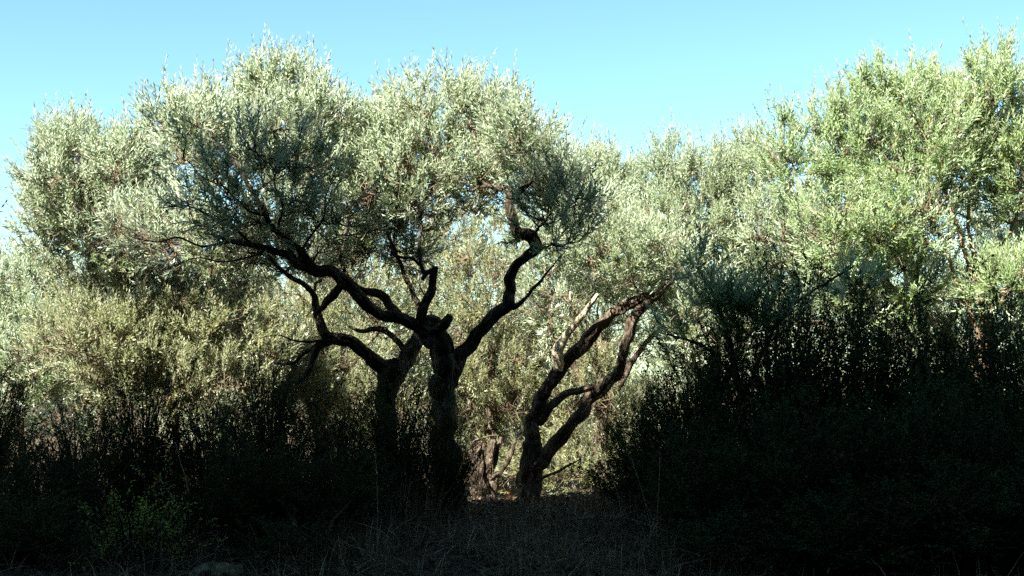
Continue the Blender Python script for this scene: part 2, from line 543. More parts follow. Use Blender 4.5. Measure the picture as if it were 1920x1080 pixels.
    if tips:
        # long upright shoots standing proud of the top of the crown
        nt_ = int(tips)
        score = T_[:, 2] + outd[:, 2] * 0.8 + rng.normal(0, 0.25, len(T_))
        k = np.argsort(-score)[:max(nt_ * 2, 1)]
        k = rng.choice(k, min(nt_, len(k)), replace=False)
        sd2 = unit(outd[k] * 0.3 + rng.normal(0, 0.28, (len(k), 3)) + [0, 0, 1.0])
        stems, lv = spray(T_[k], sd2, shoot_len * 1.5, leaf, int(pairs * 1.5), -0.05)
        parts.append(stems)
        lvs.append(lv)
    V, F = merge(parts)
    add('branches', make_mesh('branches', V, [F], smooth=True), M_twig, root, kind='stuff')
    D = [np.concatenate(x) for x in zip(*lvs)]
    V, tri, quad, var = leaves(*D)
    add('crown', make_mesh('crown', V, [tri, quad], var), leafmat or M_olive, root, kind='stuff')
    return root

YA, YB, YC = 13.0, 13.5, 16.4
def gpt(u, Y):
    x = (u - 960) / FPX * Y
    return (x, Y, float(ground_z(x, Y)))

# --- the dark tree whose trunk stands centre, its crown spreading both ways
olive('dark gnarled olive tree with tall crown, the upright trunk with limbs forking to both sides', gpt(842, YA), [
    [(848, 985, YA, 36), (842, 930, YA, 30), (836, 850, YA, 25), (833, 790, YA, 24), (834, 740, YA, 23), (836, 690, YA, 27), (826, 645, YA, 28), (812, 612, YA, 25), (795, 600, YA, 17)],
    [(846, 705, YA, 15), (858, 679, YA, 17), (878, 650, YA, 15), (902, 618, YA - .1, 14), (928, 590, YA - .15, 14), (951, 572, YA - .2, 14), (957, 545, YA - .2, 12), (955, 520, YA - .25, 12), (966, 500, YA - .3, 11), (990, 480, YA - .3, 10), (1008, 466, YA - .3, 11), (996, 448, YA - .35, 16), (972, 436, YA - .35, 13), (960, 410, YA - .4, 12), (957, 385, YA - .4, 11), (958, 362, YA - .4, 10), (940, 352, YA - .35, 6), (906, 338, YA - .2, 4.5), (895, 275, YA, 4), (879, 225, YA + .2, 3)],
    [(958, 372, YA - .4, 9), (976, 358, YA - .5, 7), (1000, 330, YA - .6, 4), (1010, 290, YA - .5, 3)],
    [(962, 575, YA - .2, 6), (985, 558, YA - .3, 4), (1003, 539, YA - .4, 4), (1022, 516, YA - .5, 2.6), (1039, 498, YA - .6, 1.6), (1062, 470, YA - .6, .8)],
    [(812, 625, YA, 20), (784, 614, YA - .05, 16), (757, 603, YA - .1, 14), (730, 594, YA - .15, 13), (708, 588, YA - .2, 12), (688, 574, YA - .25, 12), (666, 550, YA - .3, 13), (640, 524, YA - .35, 14), (617, 510, YA - .4, 13), (587, 506, YA - .45, 13), (556, 493, YA - .5, 13), (533, 477, YA - .55, 9), (505, 464, YA - .6, 8), (470, 458, YA - .7, 7), (430, 452, YA - .8, 5), (395, 440, YA - .9, 3)],
    [(590, 507, YA - .45, 9), (576, 488, YA - .5, 9), (552, 460, YA - .55, 7.5), (520, 436, YA - .6, 7), (500, 405, YA - .65, 6), (478, 365, YA - .7, 5), (452, 325, YA - .7, 4), (436, 290, YA - .7, 3)],
    [(545, 480, YA - .5, 6), (540, 440, YA - .4, 4), (552, 390, YA - .3, 3.4), (575, 330, YA - .2, 2.6)],
    [(640, 528, YA - .35, 9), (626, 554, YA - .3, 10), (605, 576, YA - .2, 8), (590, 590, YA - .1, 3)],
    [(770, 610, YA + .1, 11), (748, 594, YA + .15, 11), (732, 574, YA + .2, 10), (720, 556, YA + .2, 10), (700, 548, YA + .2, 9), (680, 540, YA + .2, 7), (655, 522, YA + .2, 5), (640, 480, YA + .3, 3.5), (650, 420, YA + .4, 3)],
    [(786, 618, YA - .05, 12), (794, 588, YA - .1, 12), (805, 560, YA - .12, 10), (811, 530, YA - .15, 9), (819, 502, YA - .15, 7)],
    [(815, 506, YA - .15, 7), (800, 512, YA - .15, 6), (790, 524, YA - .15, 5)],
    [(797, 512, YA - .15, 5), (789, 494, YA - .15, 4.5), (786, 468, YA - .1, 4), (790, 440, YA, 4), (789, 405, YA + .1, 3.4), (796, 360, YA + .2, 3), (790, 320, YA + .3, 2.4)],
    [(788, 498, YA - .15, 4), (772, 484, YA - .2, 4.5), (752, 482, YA - .2, 3.5), (736, 474, YA - .2, 3), (732, 430, YA - .2, 2.4)],
    [(470, 458, YA - .7, 4), (440, 430, YA - .8, 3.4), (395, 405, YA - .9, 2.6), (345, 385, YA - 1, 1.8), (300, 390, YA - 1, 1.2)],
    [(452, 325, YA - .7, 3.4), (425, 285, YA - .8, 2.6), (395, 255, YA - .9, 2), (350, 225, YA - 1, 1.4), (320, 190, YA - 1, 1)],
    [(500, 405, YA - .65, 3.6), (460, 390, YA - .8, 2.8), (420, 350, YA - .9, 2.2), (385, 335, YA - 1, 1.6), (350, 300, YA - 1, 1.1)],
    [(520, 436, YA - .6, 3.6), (528, 390, YA - .7, 3), (515, 340, YA - .8, 2.4), (525, 290, YA - .9, 1.8), (510, 240, YA - .9, 1.2)],
    [(556, 493, YA - .5, 4), (575, 450, YA - .6, 3), (605, 410, YA - .7, 2.4), (612, 360, YA - .7, 1.8), (640, 320, YA - .7, 1.2)],
    [(430, 452, YA - .8, 3.4), (380, 462, YA - .9, 2.8), (330, 445, YA - 1, 2.2), (290, 455, YA - 1, 1.6), (240, 440, YA - 1, 1.1)],
    [(505, 464, YA - .6, 3.4), (470, 480, YA - .7, 2.8), (420, 492, YA - .8, 2.2), (370, 485, YA - .8, 1.6), (320, 500, YA - .8, 1.1)],
    [(802, 618, YA - .05, 14), (822, 610, YA - .1, 13), (838, 604, YA - .12, 11), (846, 594, YA - .12, 9)],
], [
    (470, 330, 12.2, 175, 135, .75, .42), (345, 240, 12.4, 75, 60, .4, .8), (590, 400, 12.5, 130, 100, .7, .25),
    (455, 265, 13.5, 160, 95, .8, 1.1), (525, 175, 13.7, 75, 52, .5, 1.1), (600, 250, 13.4, 70, 90, .6),
    (815, 250, 13.8, 125, 95, 1.0, 1.1), (780, 340, 13.4, 170, 110, .9, .8), (930, 255, 13.5, 80, 75, .8), (700, 290, 13.7, 90, 75, .7),
    (1040, 395, 12.6, 95, 105, .7, .62), (900, 345, 13.3, 80, 60, .5, .7), (975, 290, 12.9, 75, 90, .7, .8),
], 1650, shoots=3.3, branches=105, tips=120, bare_twigs=2400)

# --- its neighbour with the sideways limb
olive('dark olive tree with a short trunk and a limb bent sideways above the broom', gpt(728, YB), [
    [(732, 985, YB, 28), (728, 900, YB, 22), (724, 820, YB, 20), (722, 765, YB, 20), (728, 725, YB, 23), (738, 700, YB, 25), (750, 680, YB, 20)],
    [(745, 700, YB, 19), (764, 672, YB + .05, 18), (780, 645, YB + .1, 17), (788, 615, YB + .2, 14), (790, 585, YB + .3, 9), (770, 540, YB + .4, 6), (740, 470, YB + .5, 4), (720, 400, YB + .5, 3)],
    [(735, 702, YB, 20), (708, 680, YB - .05, 18), (684, 660, YB - .1, 16), (662, 644, YB - .15, 15), (636, 634, YB - .2, 14), (613, 628, YB - .25, 12), (603, 606, YB - .25, 11), (594, 575, YB - .25, 9), (588, 548, YB - .25, 7), (562, 528, YB - .3, 6), (526, 505, YB - .35, 5), (500, 480, YB - .4, 4), (440, 470, YB - .5, 3)],
    [(622, 636, YB - .22, 10), (602, 645, YB - .3, 9), (588, 664, YB - .35, 9), (579, 690, YB - .4, 8), (568, 712, YB - .45, 7), (548, 717, YB - .5, 5), (517, 735, YB - .6, 3)],
    [(600, 645, YB - .3, 6), (570, 663, YB - .3, 5), (548, 682, YB - .3, 4.5), (513, 678, YB - .3, 2.6)],
    [(640, 637, YB - .2, 6), (560, 640, YB - .5, 2.4), (520, 628, YB - .6, 1.2), (490, 634, YB - .6, .7)],
    [(768, 668, YB + .1, 8), (748, 645, YB + .2, 7), (722, 622, YB + .3, 7), (700, 616, YB + .35, 6), (678, 622, YB + .35, 5), (655, 612, YB + .35, 3)],
], [
    (390, 450, 13.2, 150, 62, .7, .8), (560, 480, 13.8, 130, 70, .7, .6), (650, 300, 14.2, 110, 95, .7), (720, 440, 14.2, 120, 80, .6, .7), (280, 430, 13.6, 90, 60, .6, .7),
], 560, shoots=2.7, branches=45, bare_twigs=2600, tips=12)

# --- the tree leaning to the side, with the pale peeled branch
olive('leaning olive tree with two crossing limbs and a pale peeled branch', gpt(990, YC), [
    [(984, 985, YC, 27), (990, 935, YC, 23), (997, 895, YC, 23), (1001, 855, YC, 22), (998, 820, YC, 17), (1003, 783, YC, 16), (1014, 750, YC, 15), (1038, 712, YC, 14), (1060, 675, YC, 15), (1090, 648, YC, 14), (1117, 620, YC, 13), (1136, 600, YC, 11), (1155, 584, YC, 12), (1176, 570, YC, 12), (1196, 562, YC, 13), (1230, 556, YC - .1, 9), (1255, 532, YC - .2, 6), (1272, 514, YC - .3, 4)],
    [(1003, 880, YC - .1, 17), (1020, 855, YC - .1, 16), (1050, 822, YC - .15, 15), (1074, 795, YC - .2, 13), (1092, 772, YC - .2, 15), (1103, 748, YC - .2, 14), (1138, 720, YC - .25, 13), (1162, 690, YC - .25, 11), (1172, 655, YC - .25, 10), (1178, 625, YC - .2, 11), (1190, 596, YC - .15, 12), (1212, 570, YC - .1, 11), (1228, 558, YC - .1, 8)],
    [(1012, 795, YC, 12), (1026, 772, YC - .05, 11), (1050, 746, YC - .1, 9), (1081, 731, YC - .15, 8), (1116, 726, YC - .22, 7)],
    [(1046, 694, YC - .12, 7), (1048, 668, YC - .16, 9), (1052, 646, YC - .16, 8), (1068, 622, YC - .16, 5.5), (1090, 596, YC - .2, 5), (1106, 574, YC - .25, 4), (1120, 552, YC - .3, 3)],
    [(1076, 612, YC - .18, 3.4), (1073, 590, YC - .18, 3), (1068, 548, YC - .2, 2)],
    [(1005, 905, YC - .2, 4), (1040, 885, YC - .3, 3.5), (1090, 862, YC - .5, 2)],
], [
    (1160, 480, 16.4, 120, 70, .7), (1250, 470, 16.1, 80, 60, .6), (1290, 590, 16.2, 45, 60, .4, .8), (1100, 430, 16.7, 90, 80, .7), (1030, 560, 16.9, 60, 90, .5, .4),
], 420, shoots=3.3, branches=40, bare_twigs=500, tips=10, bare=(3, 4))

# --- the sunlit crowns behind
def simple_trunk(u, v0, v1, Y, r, lean=0.0, fork=True):
    m = (v0 + v1) / 2
    L = [[(u, v0, Y, r * 1.25), (u + lean * .3, m + (v0 - m) * .4, Y, r), (u + lean * .5, m, Y, r * .9), (u + lean, v1, Y, r * .6)]]
    if fork:
        L.append([(u + lean * .5, m, Y, r * .6), (u + lean * .5 - r * 4, v1 + 25, Y + .1, r * .45), (u + lean - r * 6, v1 - 40, Y + .2, r * .25)])
        L.append([(u + lean * .6, m - 10, Y, r * .6), (u + lean * .5 + r * 4, v1 + 25, Y - .1, r * .45), (u + lean + r * 7, v1 - 30, Y - .2, r * .25)])
    return L

def back_olive(label, u, v1, Y, ell, twigs, r=16, **kw):
    x = (u - 960) / FPX * Y
    z = float(ground_z(x, Y))
    v0 = 540 + 144 + (1.5 - z) / Y * FPX + 6
    return olive(label, (x, Y, z), simple_trunk(u, v0, v1, Y, r), ell, twigs, **kw)

back_olive('pale sunlit olive tree, its round crown lowest of those against the sky', 190, 600, 15.9, [
    (160, 365, 15.8, 115, 105, 1.1, 1.0), (130, 275, 15.8, 58, 50, .6, 1.0), (245, 325, 15.5, 75, 80, .8), (235, 440, 15.6, 150, 80, .8, .55), (95, 420, 15.8, 60, 65, .6, .6),
], 900, shoots=3.3, branches=60, tips=100, bare_twigs=2000, r=9)
back_olive('low olive tree at the picture edge under the bright sky gap', 40, 640, 17.4, [
    (40, 590, 17.4, 120, 110, 1.0), (110, 660, 17.0, 120, 90, 1.0), (-40, 560, 17.6, 80, 100, .8), (60, 500, 17.6, 50, 40, .4, .7), (40, 720, 17.0, 150, 50, .5, .9),
], 740, shoots=3.3, branches=45, tips=40, r=8)
back_olive('bushy olive tree hung low behind the twiggy dark crown', 330, 660, 16.6, [
    (320, 590, 16.4, 160, 95, 1.0, 1.1), (200, 640, 15.7, 150, 90, .7, 1.1), (430, 640, 16.2, 130, 90, .9), (410, 530, 16.8, 100, 60, .7), (220, 530, 16.5, 120, 55, .6, .9), (330, 720, 15.6, 190, 60, .6, .9),
], 1150, shoots=3.3, branches=65, bare_twigs=1500, r=8, leafmat=M_dull)
back_olive('sunlit olive tree seen behind the bent sideways limb', 600, 650, 18.4, [
    (590, 560, 18.4, 150, 110, 1.0), (560, 680, 18.0, 140, 100, .9), (690, 560, 18.8, 120, 130, .9), (650, 740, 18.2, 140, 120, .9), (480, 740, 18.0, 130, 90, .8), (640, 420, 19.0, 160, 100, .8, .8),
], 1100, shoots=3.0, branches=60, bare_twigs=1500, leafmat=M_dull)
back_olive('sunlit olive tree framed between the upright trunk and the leaning tree', 920, 690, 19.2, [
    (910, 520, 19.2, 150, 130, 1.1), (900, 660, 19.0, 120, 110, .9), (950, 800, 19.6, 130, 130, .9, 1.2), (1110, 610, 18.9, 110, 100, .8, .9), (1120, 760, 18.9, 130, 120, .8, 1.0), (1090, 880, 18.7, 160, 60, .6, 1.0), (820, 440, 19.4, 120, 100, .8, .8), (1000, 660, 19.4, 90, 120, .8), (780, 740, 19.5, 90, 110, .8),
], 1650, shoots=3.0, branches=85, bare_twigs=2200, leafmat=M_dull)
back_olive('silvery olive tree above and behind the leaning limbs', 1130, 640, 18.6, [
    (1110, 370, 18.6, 90, 85, .9, 1.1), (1060, 330, 18.7, 50, 55, .5), (1150, 470, 18.4, 120, 100, .9), (1180, 370, 18.6, 60, 50, .5), (1020, 450, 18.8, 80, 90, .7, .8),
], 850, shoots=3.3, branches=55, tips=90, bare_twigs=300)
back_olive('broad silvery olive tree rising over the dark thicket, lower than the tall one', 1340, 600, 17.8, [
    (1320, 400, 17.8, 130, 110, 1.0, 1.1), (1262, 320, 17.8, 50, 55, .5), (1400, 320, 17.7, 75, 65, .7), (1300, 520, 17.4, 130, 90, .9), (1440, 440, 17.6, 110, 110, .9), (1240, 430, 17.8, 70, 90, .7), (1330, 620, 17.6, 130, 90, .8, .7),
], 1250, shoots=3.3, branches=65, tips=130)
# the tall tree with slender tan stems
YK = 15.2
xk = (1845 - 960) / FPX * YK
olive('tall green olive tree with slender tan stems, highest crown in the grove', (xk, YK, float(ground_z(xk, YK))), [
    [(1850, 960, YK, 14.4), (1850, 800, YK, 10.8), (1848, 660, YK, 8.6), (1838, 560, YK - .1, 7.2), (1820, 500, YK - .15, 5.8), (1800, 440, YK - .2, 5.0), (1770, 350, YK - .1, 3.6), (1740, 260, YK, 2.5)],
    [(1848, 720, YK, 7.9), (1830, 620, YK - .15, 5.8), (1800, 545, YK - .25, 4.3), (1776, 480, YK - .3, 4.3), (1756, 430, YK - .3, 3.6), (1720, 370, YK - .2, 2.9), (1670, 300, YK - .1, 2.2)],
    [(1850, 700, YK, 7.9), (1855, 600, YK + .1, 6.5), (1868, 500, YK + .1, 5.8), (1892, 440, YK + .1, 5.0), (1915, 380, YK + .1, 3.6), (1930, 300, YK + .1, 2.9)],
    [(1836, 555, YK - .05, 5.0), (1822, 470, YK + .1, 4.3), (1815, 400, YK + .1, 4.3), (1830, 320, YK + .1, 3.6), (1868, 270, YK + .1, 2.9), (1880, 200, YK + .1, 2.2)],
    [(1846, 740, YK, 7.2), (1790, 640, YK + .2, 5.0), (1700, 560, YK + .3, 3.6), (1620, 480, YK + .3, 2.9), (1570, 400, YK + .3, 2.2)],
], [
    (1700, 290, 15.2, 150, 130, 1.0, 1.1), (1840, 180, 15.3, 90, 85, .8, 1.1), (1800, 280, 15.4, 140, 110, .9), (1575, 262, 15.3, 80, 85, .7, .8), (1900, 320, 15.3, 95, 140, .8, .9),
    (1478, 300, 15.4, 65, 75, .6, .7), (1590, 440, 15.0, 120, 90, .8, .9), (1700, 420, 14.7, 90, 80, .6, .9), (1900, 530, 14.6, 90, 60, .5, .8), (1685, 180, 15.4, 85, 60, .6, .9), (1650, 540, 15.2, 130, 80, .7, .6),
], 1900, shoots=3.3, branches=95, tips=170, leafmat=M_green, limb_mat=M_bark_tan, gnarl=0.08, bare_twigs=300)
back_olive('olive tree half hidden behind the tan stems of the tall one', 1780, 620, 17.6, [
    (1780, 500, 17.6, 170, 130, 1.0), (1900, 470, 17.6, 110, 130, .9), (1600, 560, 17.4, 150, 110, .9), (1500, 560, 17.2, 110, 110, .9), (1560, 400, 16.6, 110, 90, .8), (1480, 440, 16.8, 90, 80, .7), (1800, 640, 17.4, 200, 90, .9, .8), (1950, 560, 17.2, 90, 150, .7, .8),
], 1250, shoots=3.2, branches=65)
# unseen oaks added overhead to keep sky light off the foreground
def wp(x, y, z, r=0.0):
    c, s_ = math.cos(PITCH), math.sin(PITCH)
    d = np.array([x, y, z]) - CAM
    f = d[1] * c + d[2] * s_
    return (960 + FPX * d[0] / f, 540 - FPX * (d[2] * c - d[1] * s_) / f, y, r * FPX / y)
def we(x, y, z, rx, ry, rz, w=1.0):
    u, v, Y, _ = wp(x, y, z)
    return (u, v, Y, rx * FPX / Y, rz * FPX / Y, ry, w * rx * rz * Y * Y)
for (bx, sgn, lab) in [(-5.6, 1, 'unseen evergreen oak added to darken the foreground, on the side of the broom shrubs'), (6.2, -1, 'unseen evergreen oak added to darken the foreground, on the side of the thicket')]:
    olive(lab, (bx, 3.0, 0.0), [
        [wp(bx, 3.0, -.1, .34), wp(bx + .1 * sgn, 3.0, 2, .27), wp(bx + .3 * sgn, 3.1, 4.5, .23), wp(bx + .6 * sgn, 3.3, 7, .17)],
        [wp(bx + .3 * sgn, 3.1, 5, .16), wp(bx + 1.6 * sgn, 4, 6.6, .12), wp(bx + 3.4 * sgn, 5, 7.8, .08), wp(bx + 5 * sgn, 5.4, 8.4, .04)],
        [wp(bx + .2 * sgn, 3.1, 4.6, .14), wp(bx - .8 * sgn, 4.2, 6.6, .10), wp(bx - 1.6 * sgn, 5.4, 8.0, .05)],
    ], [we(bx + 1 * sgn, 4.6, 8.6, 3.2, 2.6, 1.2), we(bx + 4.2 * sgn, 4.6, 8.6, 2.6, 2.6, 1.1), we(bx - 2 * sgn, 5.0, 8.4, 2.4, 2.4, 1.2), we(bx + 2.5 * sgn, 2.4, 9.5, 3.4, 1.6, 1.0), we(bx + 3.0 * sgn, 7.2, 7.4, 3.4, 1.6, .8), we(bx - 1.0 * sgn, 7.2, 7.4, 3.0, 1.6, .8)],
       1500, shoots=2.0, pairs=5, leaf=0.32, leaf_w=0.55, shoot_len=0.5, branches=60, leafmat=M_shrub, group='unseen oaks added to block sky light', name='shade_oak')
# low branch of a tree that stands outside the picture, in shade
olive('shaded dark olive branch reaching in at the picture edge', gpt(-330, 11.0), [
    [(-330, 1010, 11, 30), (-325, 820, 11, 26), (-300, 640, 11, 22), (-240, 540, 11, 14), (-150, 480, 11, 9), (-60, 450, 11, 5)],
    [(-310, 700, 11, 16), (-390, 560, 11.2, 12), (-450, 420, 11.3, 6)],
], [
    (-40, 455, 11, 52, 45, .35), (-200, 400, 11, 130, 110, .7), (-420, 380, 11.2, 150, 120, .8),
], 190, shoots=3, branches=26)
# shaded young olive behind the thicket
olive('shaded blue-green olive sapling leaning out of the dark thicket', gpt(1400, 12.0), [
    [(1400, 1000, 12, 9), (1395, 800, 12, 8), (1375, 660, 12, 6), (1340, 560, 12, 4), (1310, 500, 12, 2.5)],
    [(1390, 720, 12, 5), (1320, 650, 12, 4), (1250, 625, 12, 2.5)],
    [(1398, 740, 12, 5), (1450, 620, 12, 4), (1500, 560, 12.1, 3), (1600, 500, 12.2, 2.5)],
], [
    (1345, 560, 12, 60, 45, .3, 1.0), (1270, 625, 12, 36, 20, .2, 1.3), (1420, 600, 12, 80, 40, .4), (1305, 500, 12, 16, 40, .15, .7), (1590, 530, 12.2, 55, 35, .3, .6),
], 95, shoots=3.3, branches=28, group='olive trees in the grove', leafmat=M_green)

# far row, seen only through the gaps
far_specs = [(-60, 23.0), (170, 24.5), (420, 23.5), (640, 25.0), (860, 23.5), (1080, 25.0), (1290, 23.5), (1520, 25.0), (1760, 24.0), (1990, 25.0)]
far_src = None
FAR = ['far olive tree low behind the one cut by the picture edge', 'far olive tree behind the pale round crown', 'far olive tree behind the bushy low olive',
       'far olive tree behind the bent sideways limb', 'far olive tree behind the upright trunk', 'far olive tree behind the leaning tree',
       'far olive tree behind the sapling in the thicket', 'far olive tree behind the spiky thicket shrub', 'far olive tree behind the tan stems',
       'far olive tree at the edge beyond the tall green crown']
for k, (u, Y) in enumerate(far_specs):
    x = (u - 960) / FPX * Y
    z = float(ground_z(x, Y))
    if far_src is None:
        far_src = back_olive(FAR[0], u, 640, Y, [
            (u, 560, Y, 110, 90, 1.1), (u - 60, 640, Y, 90, 90, 1.0), (u + 60, 660, Y, 90, 90, 1.0), (u, 780, Y, 120, 100, 1.1),
        ], 850, r=10, shoots=2.4, branches=40, pairs=7, leaf=0.10, group='far olive trees behind the grove')
    else:
        t = thing('olive_tree', (x, Y, z), FAR[k], 'tree', 'far olive trees behind the grove')
        for ch in far_src.children:
            c = ch.copy()
            col.objects.link(c)
            c.parent = t
            c.matrix_parent_inverse = ch.matrix_parent_inverse.copy()
        t.rotation_euler.z = k * 1.7
        s = 0.92 + 0.16 * ((k * 37) % 10) / 10
        t.scale = (s * 1.15, s * 1.15, s)

# --- the pollarded stump
YS = 17.6
root = thing('olive_stump', gpt(905, YS), 'short pollarded olive stump with broken arms, sunlit in the gap', 'tree stump')
for k, pts in enumerate([
    [(914, 985, YS, 40), (908, 945, YS, 27), (905, 915, YS, 22), (900, 885, YS, 18), (896, 860, YS, 16), (893, 842, YS, 13)],
    [(915, 885, YS - .05, 9), (920, 862, YS - .08, 8), (922, 842, YS - .1, 8), (926, 826, YS - .1, 7)],
    [(922, 878, YS, 6), (930, 858, YS, 6), (933, 840, YS, 5), (939, 820, YS + .05, 3)],
    [(922, 900, YS - .1, 5), (938, 885, YS - .15, 4.5), (952, 866, YS - .2, 4), (962, 842, YS - .25, 3), (966, 830, YS - .25, 2)],
    [(892, 850, YS - .1, 4), (886, 838, YS - .1, 3), (890, 826, YS - .12, 2.6), (905, 820, YS - .12, 2), (930, 816, YS - .1, 1.5)],
    [(896, 850, YS - .1, 4), (902, 834, YS - .15, 3), (898, 828, YS - .15, 2)],
]):
    V, F, T, P, R = limb_mesh(pts, gnarl=0.24, seed=11.0 + k)
    add('trunk' if k == 0 else 'limb', make_mesh('stump', V, [F, T], smooth=True), M_bark_stump, root)

# ------------------------------------------------------------------ shrubs
def shrub_data(height, spread, stems, twigs_per, leaf_len, leaf_w, per_twig, upright=0.6, seed=1, twig_len=0.28, spike=0):
    """A shrub round its own foot: stems fanning up, side twigs, small leaves."""
    global rng
    keep = rng
    rng = np.random.default_rng(seed)
    N = stems
    ang = rng.uniform(0, 2 * math.pi, N)
    rad = np.sqrt(rng.uniform(0, 1, N))
    foot = np.stack([np.cos(ang), np.sin(ang), np.zeros(N)], -1) * (rad * spread * 0.35)[:, None]
    h = height * np.clip(rng.normal(0.74, 0.19, N) * (1 - 0.45 * rad ** 3), 0.2, 1.12)
    top = np.stack([np.cos(ang) * rad * spread, np.sin(ang) * rad * spread, h], -1) + rng.normal(0, 0.07, (N, 3))
    M = 8
    P = curve_between(foot, top, M, np.stack([-np.cos(ang) * .12 * rad, -np.sin(ang) * .12 * rad, 0.10 + 0 * rad], -1) * upright, 0.012)
    R = np.linspace(0.009, 0.0022, M)[None] * rng.uniform(0.6, 1.2, (N, 1))
    parts = [tubes(P, R, 4)]
    K = N * twigs_per
    w = np.repeat(np.arange(N), twigs_per)
    t = rng.uniform(0.12, 1.0, K) ** 0.75
    fi = t * (M - 1)
    i0 = np.minimum(fi.astype(int), M - 2)
    fr = (fi - i0)[:, None]
    s = P[w, i0] * (1 - fr) + P[w, i0 + 1] * fr
    td = unit(P[w, i0 + 1] - P[w, i0])
    d = unit(td * 0.9 + rng.normal(0, 0.55, (K, 3)) + [0, 0, upright * 0.5])
    L = twig_len * rng.uniform(0.5, 1.3, (K, 1)) * (1.15 - 0.5 * t[:, None])
    e = s + d * L
    tp = curve_between(s, e, 4, rng.normal(0, 0.05, (K, 3)), 0.02)
    parts.append(tubes(tp, np.broadcast_to(np.array([[.0024, .002, .0016, .001]]), (K, 4)).copy(), 3))
    n = K * per_twig
    w = np.repeat(np.arange(K), per_twig)
    f = np.tile(np.linspace(0.1, 1.02, per_twig), K) + rng.normal(0, 0.03, n)
    pos = tp[w, 0] * (1 - f[:, None]) + tp[w, 3] * f[:, None] + rng.normal(0, 0.006, (n, 3))
    dd = unit(d[w] * 0.7 + rng.normal(0, 0.6, (n, 3)))
    nn = unit(rng.normal(0, 0.6, (n, 3)) + [0, 0, 0.8])
    ln = leaf_len * rng.uniform(0.6, 1.3, n)
    var = np.clip(rng.uniform(0, 0.5, K)[w] + rng.uniform(0, 0.5, n), 0, 1)
    SV, SF = merge(parts)
    V, tri, quad, v = leaves(pos, dd, nn, ln, ln * leaf_w, var)
    rng = keep
    return make_mesh('shrub_stems', SV, [SF], smooth=True), make_mesh('shrub_foliage', V, [tri, quad], v)

def shrub(name, label, data, mat, u, Y, scale, rz, group, dz=0.0, stem_mat=None):
    x = (u - 960) / FPX * Y
    t = thing(name, (x, Y, float(ground_z(x, Y)) - 0.03 + dz), label, 'shrub', group)
    a = add('stems', data[0], stem_mat or M_stem, None)
    b = add('foliage', data[1], mat, None)
    a.parent = t
    b.parent = t
    t.rotation_euler.z = rz
    t.scale = scale
    return t

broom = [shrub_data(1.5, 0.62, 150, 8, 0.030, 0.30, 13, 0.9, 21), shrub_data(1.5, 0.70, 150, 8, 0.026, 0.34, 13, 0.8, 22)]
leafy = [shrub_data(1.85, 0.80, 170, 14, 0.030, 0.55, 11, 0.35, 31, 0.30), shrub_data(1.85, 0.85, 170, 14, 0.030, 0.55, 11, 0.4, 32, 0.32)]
GB = 'dark broom shrubs along the shaded edge'
GL = 'dark leafy shrubs of the thicket'
for (u, Y, sx, sz, rz, k, label) in [
    (-20, 11.6, 1.0, .95, 0.3, 0, 'dark broom shrub cut by the picture edge below the low olive'),
    (150, 11.9, 1.05, .80, 1.9, 1, 'dark broom shrub with dotted light between its leaves, second from the edge'),
    (270, 11.2, .9, 1.06, 2.7, 0, 'tall feathery broom shrub rising behind the yellow-green bush'),
    (400, 11.4, 1.0, .95, 4.1, 1, 'greenest broom shrub, tallest tuft of the shaded row'),
    (515, 11.8, .9, 1.04, 5.0, 0, 'dark broom shrub under the hanging branch of the bent limb'),
    (640, 11.7, 1.0, .78, 0.9, 1, 'low broom shrub standing against the short trunk'),
    (745, 12.0, .95, .88, 3.3, 0, 'broom shrub hiding the foot of the short trunk'),
    (828, 12.1, .66, .76, 2.2, 1, 'smallest broom shrub at the foot of the upright trunk'),
    (70, 10.4, 1.0, .62, 2.0, 1, 'low black broom tuft in the dark corner'),
    (60, 9.35, .9, .36, 0.5, 0, 'lowest broom tuft in the corner at the picture bottom'),
    (560, 9.5, .8, .30, 3.6, 1, 'lowest broom tuft between the pale rock and the fallen leaf'),
    (470, 10.4, 1.0, .62, 4.6, 0, 'low broom tuft behind the pale rock'),
    (620, 10.6, 1.0, .58, 1.2, 1, 'low broom tuft between the rock and the grassy gap')]:
    shrub('broom_shrub', label, broom[k], M_broom, u, Y, (sx, sx, sz), rz, GB)
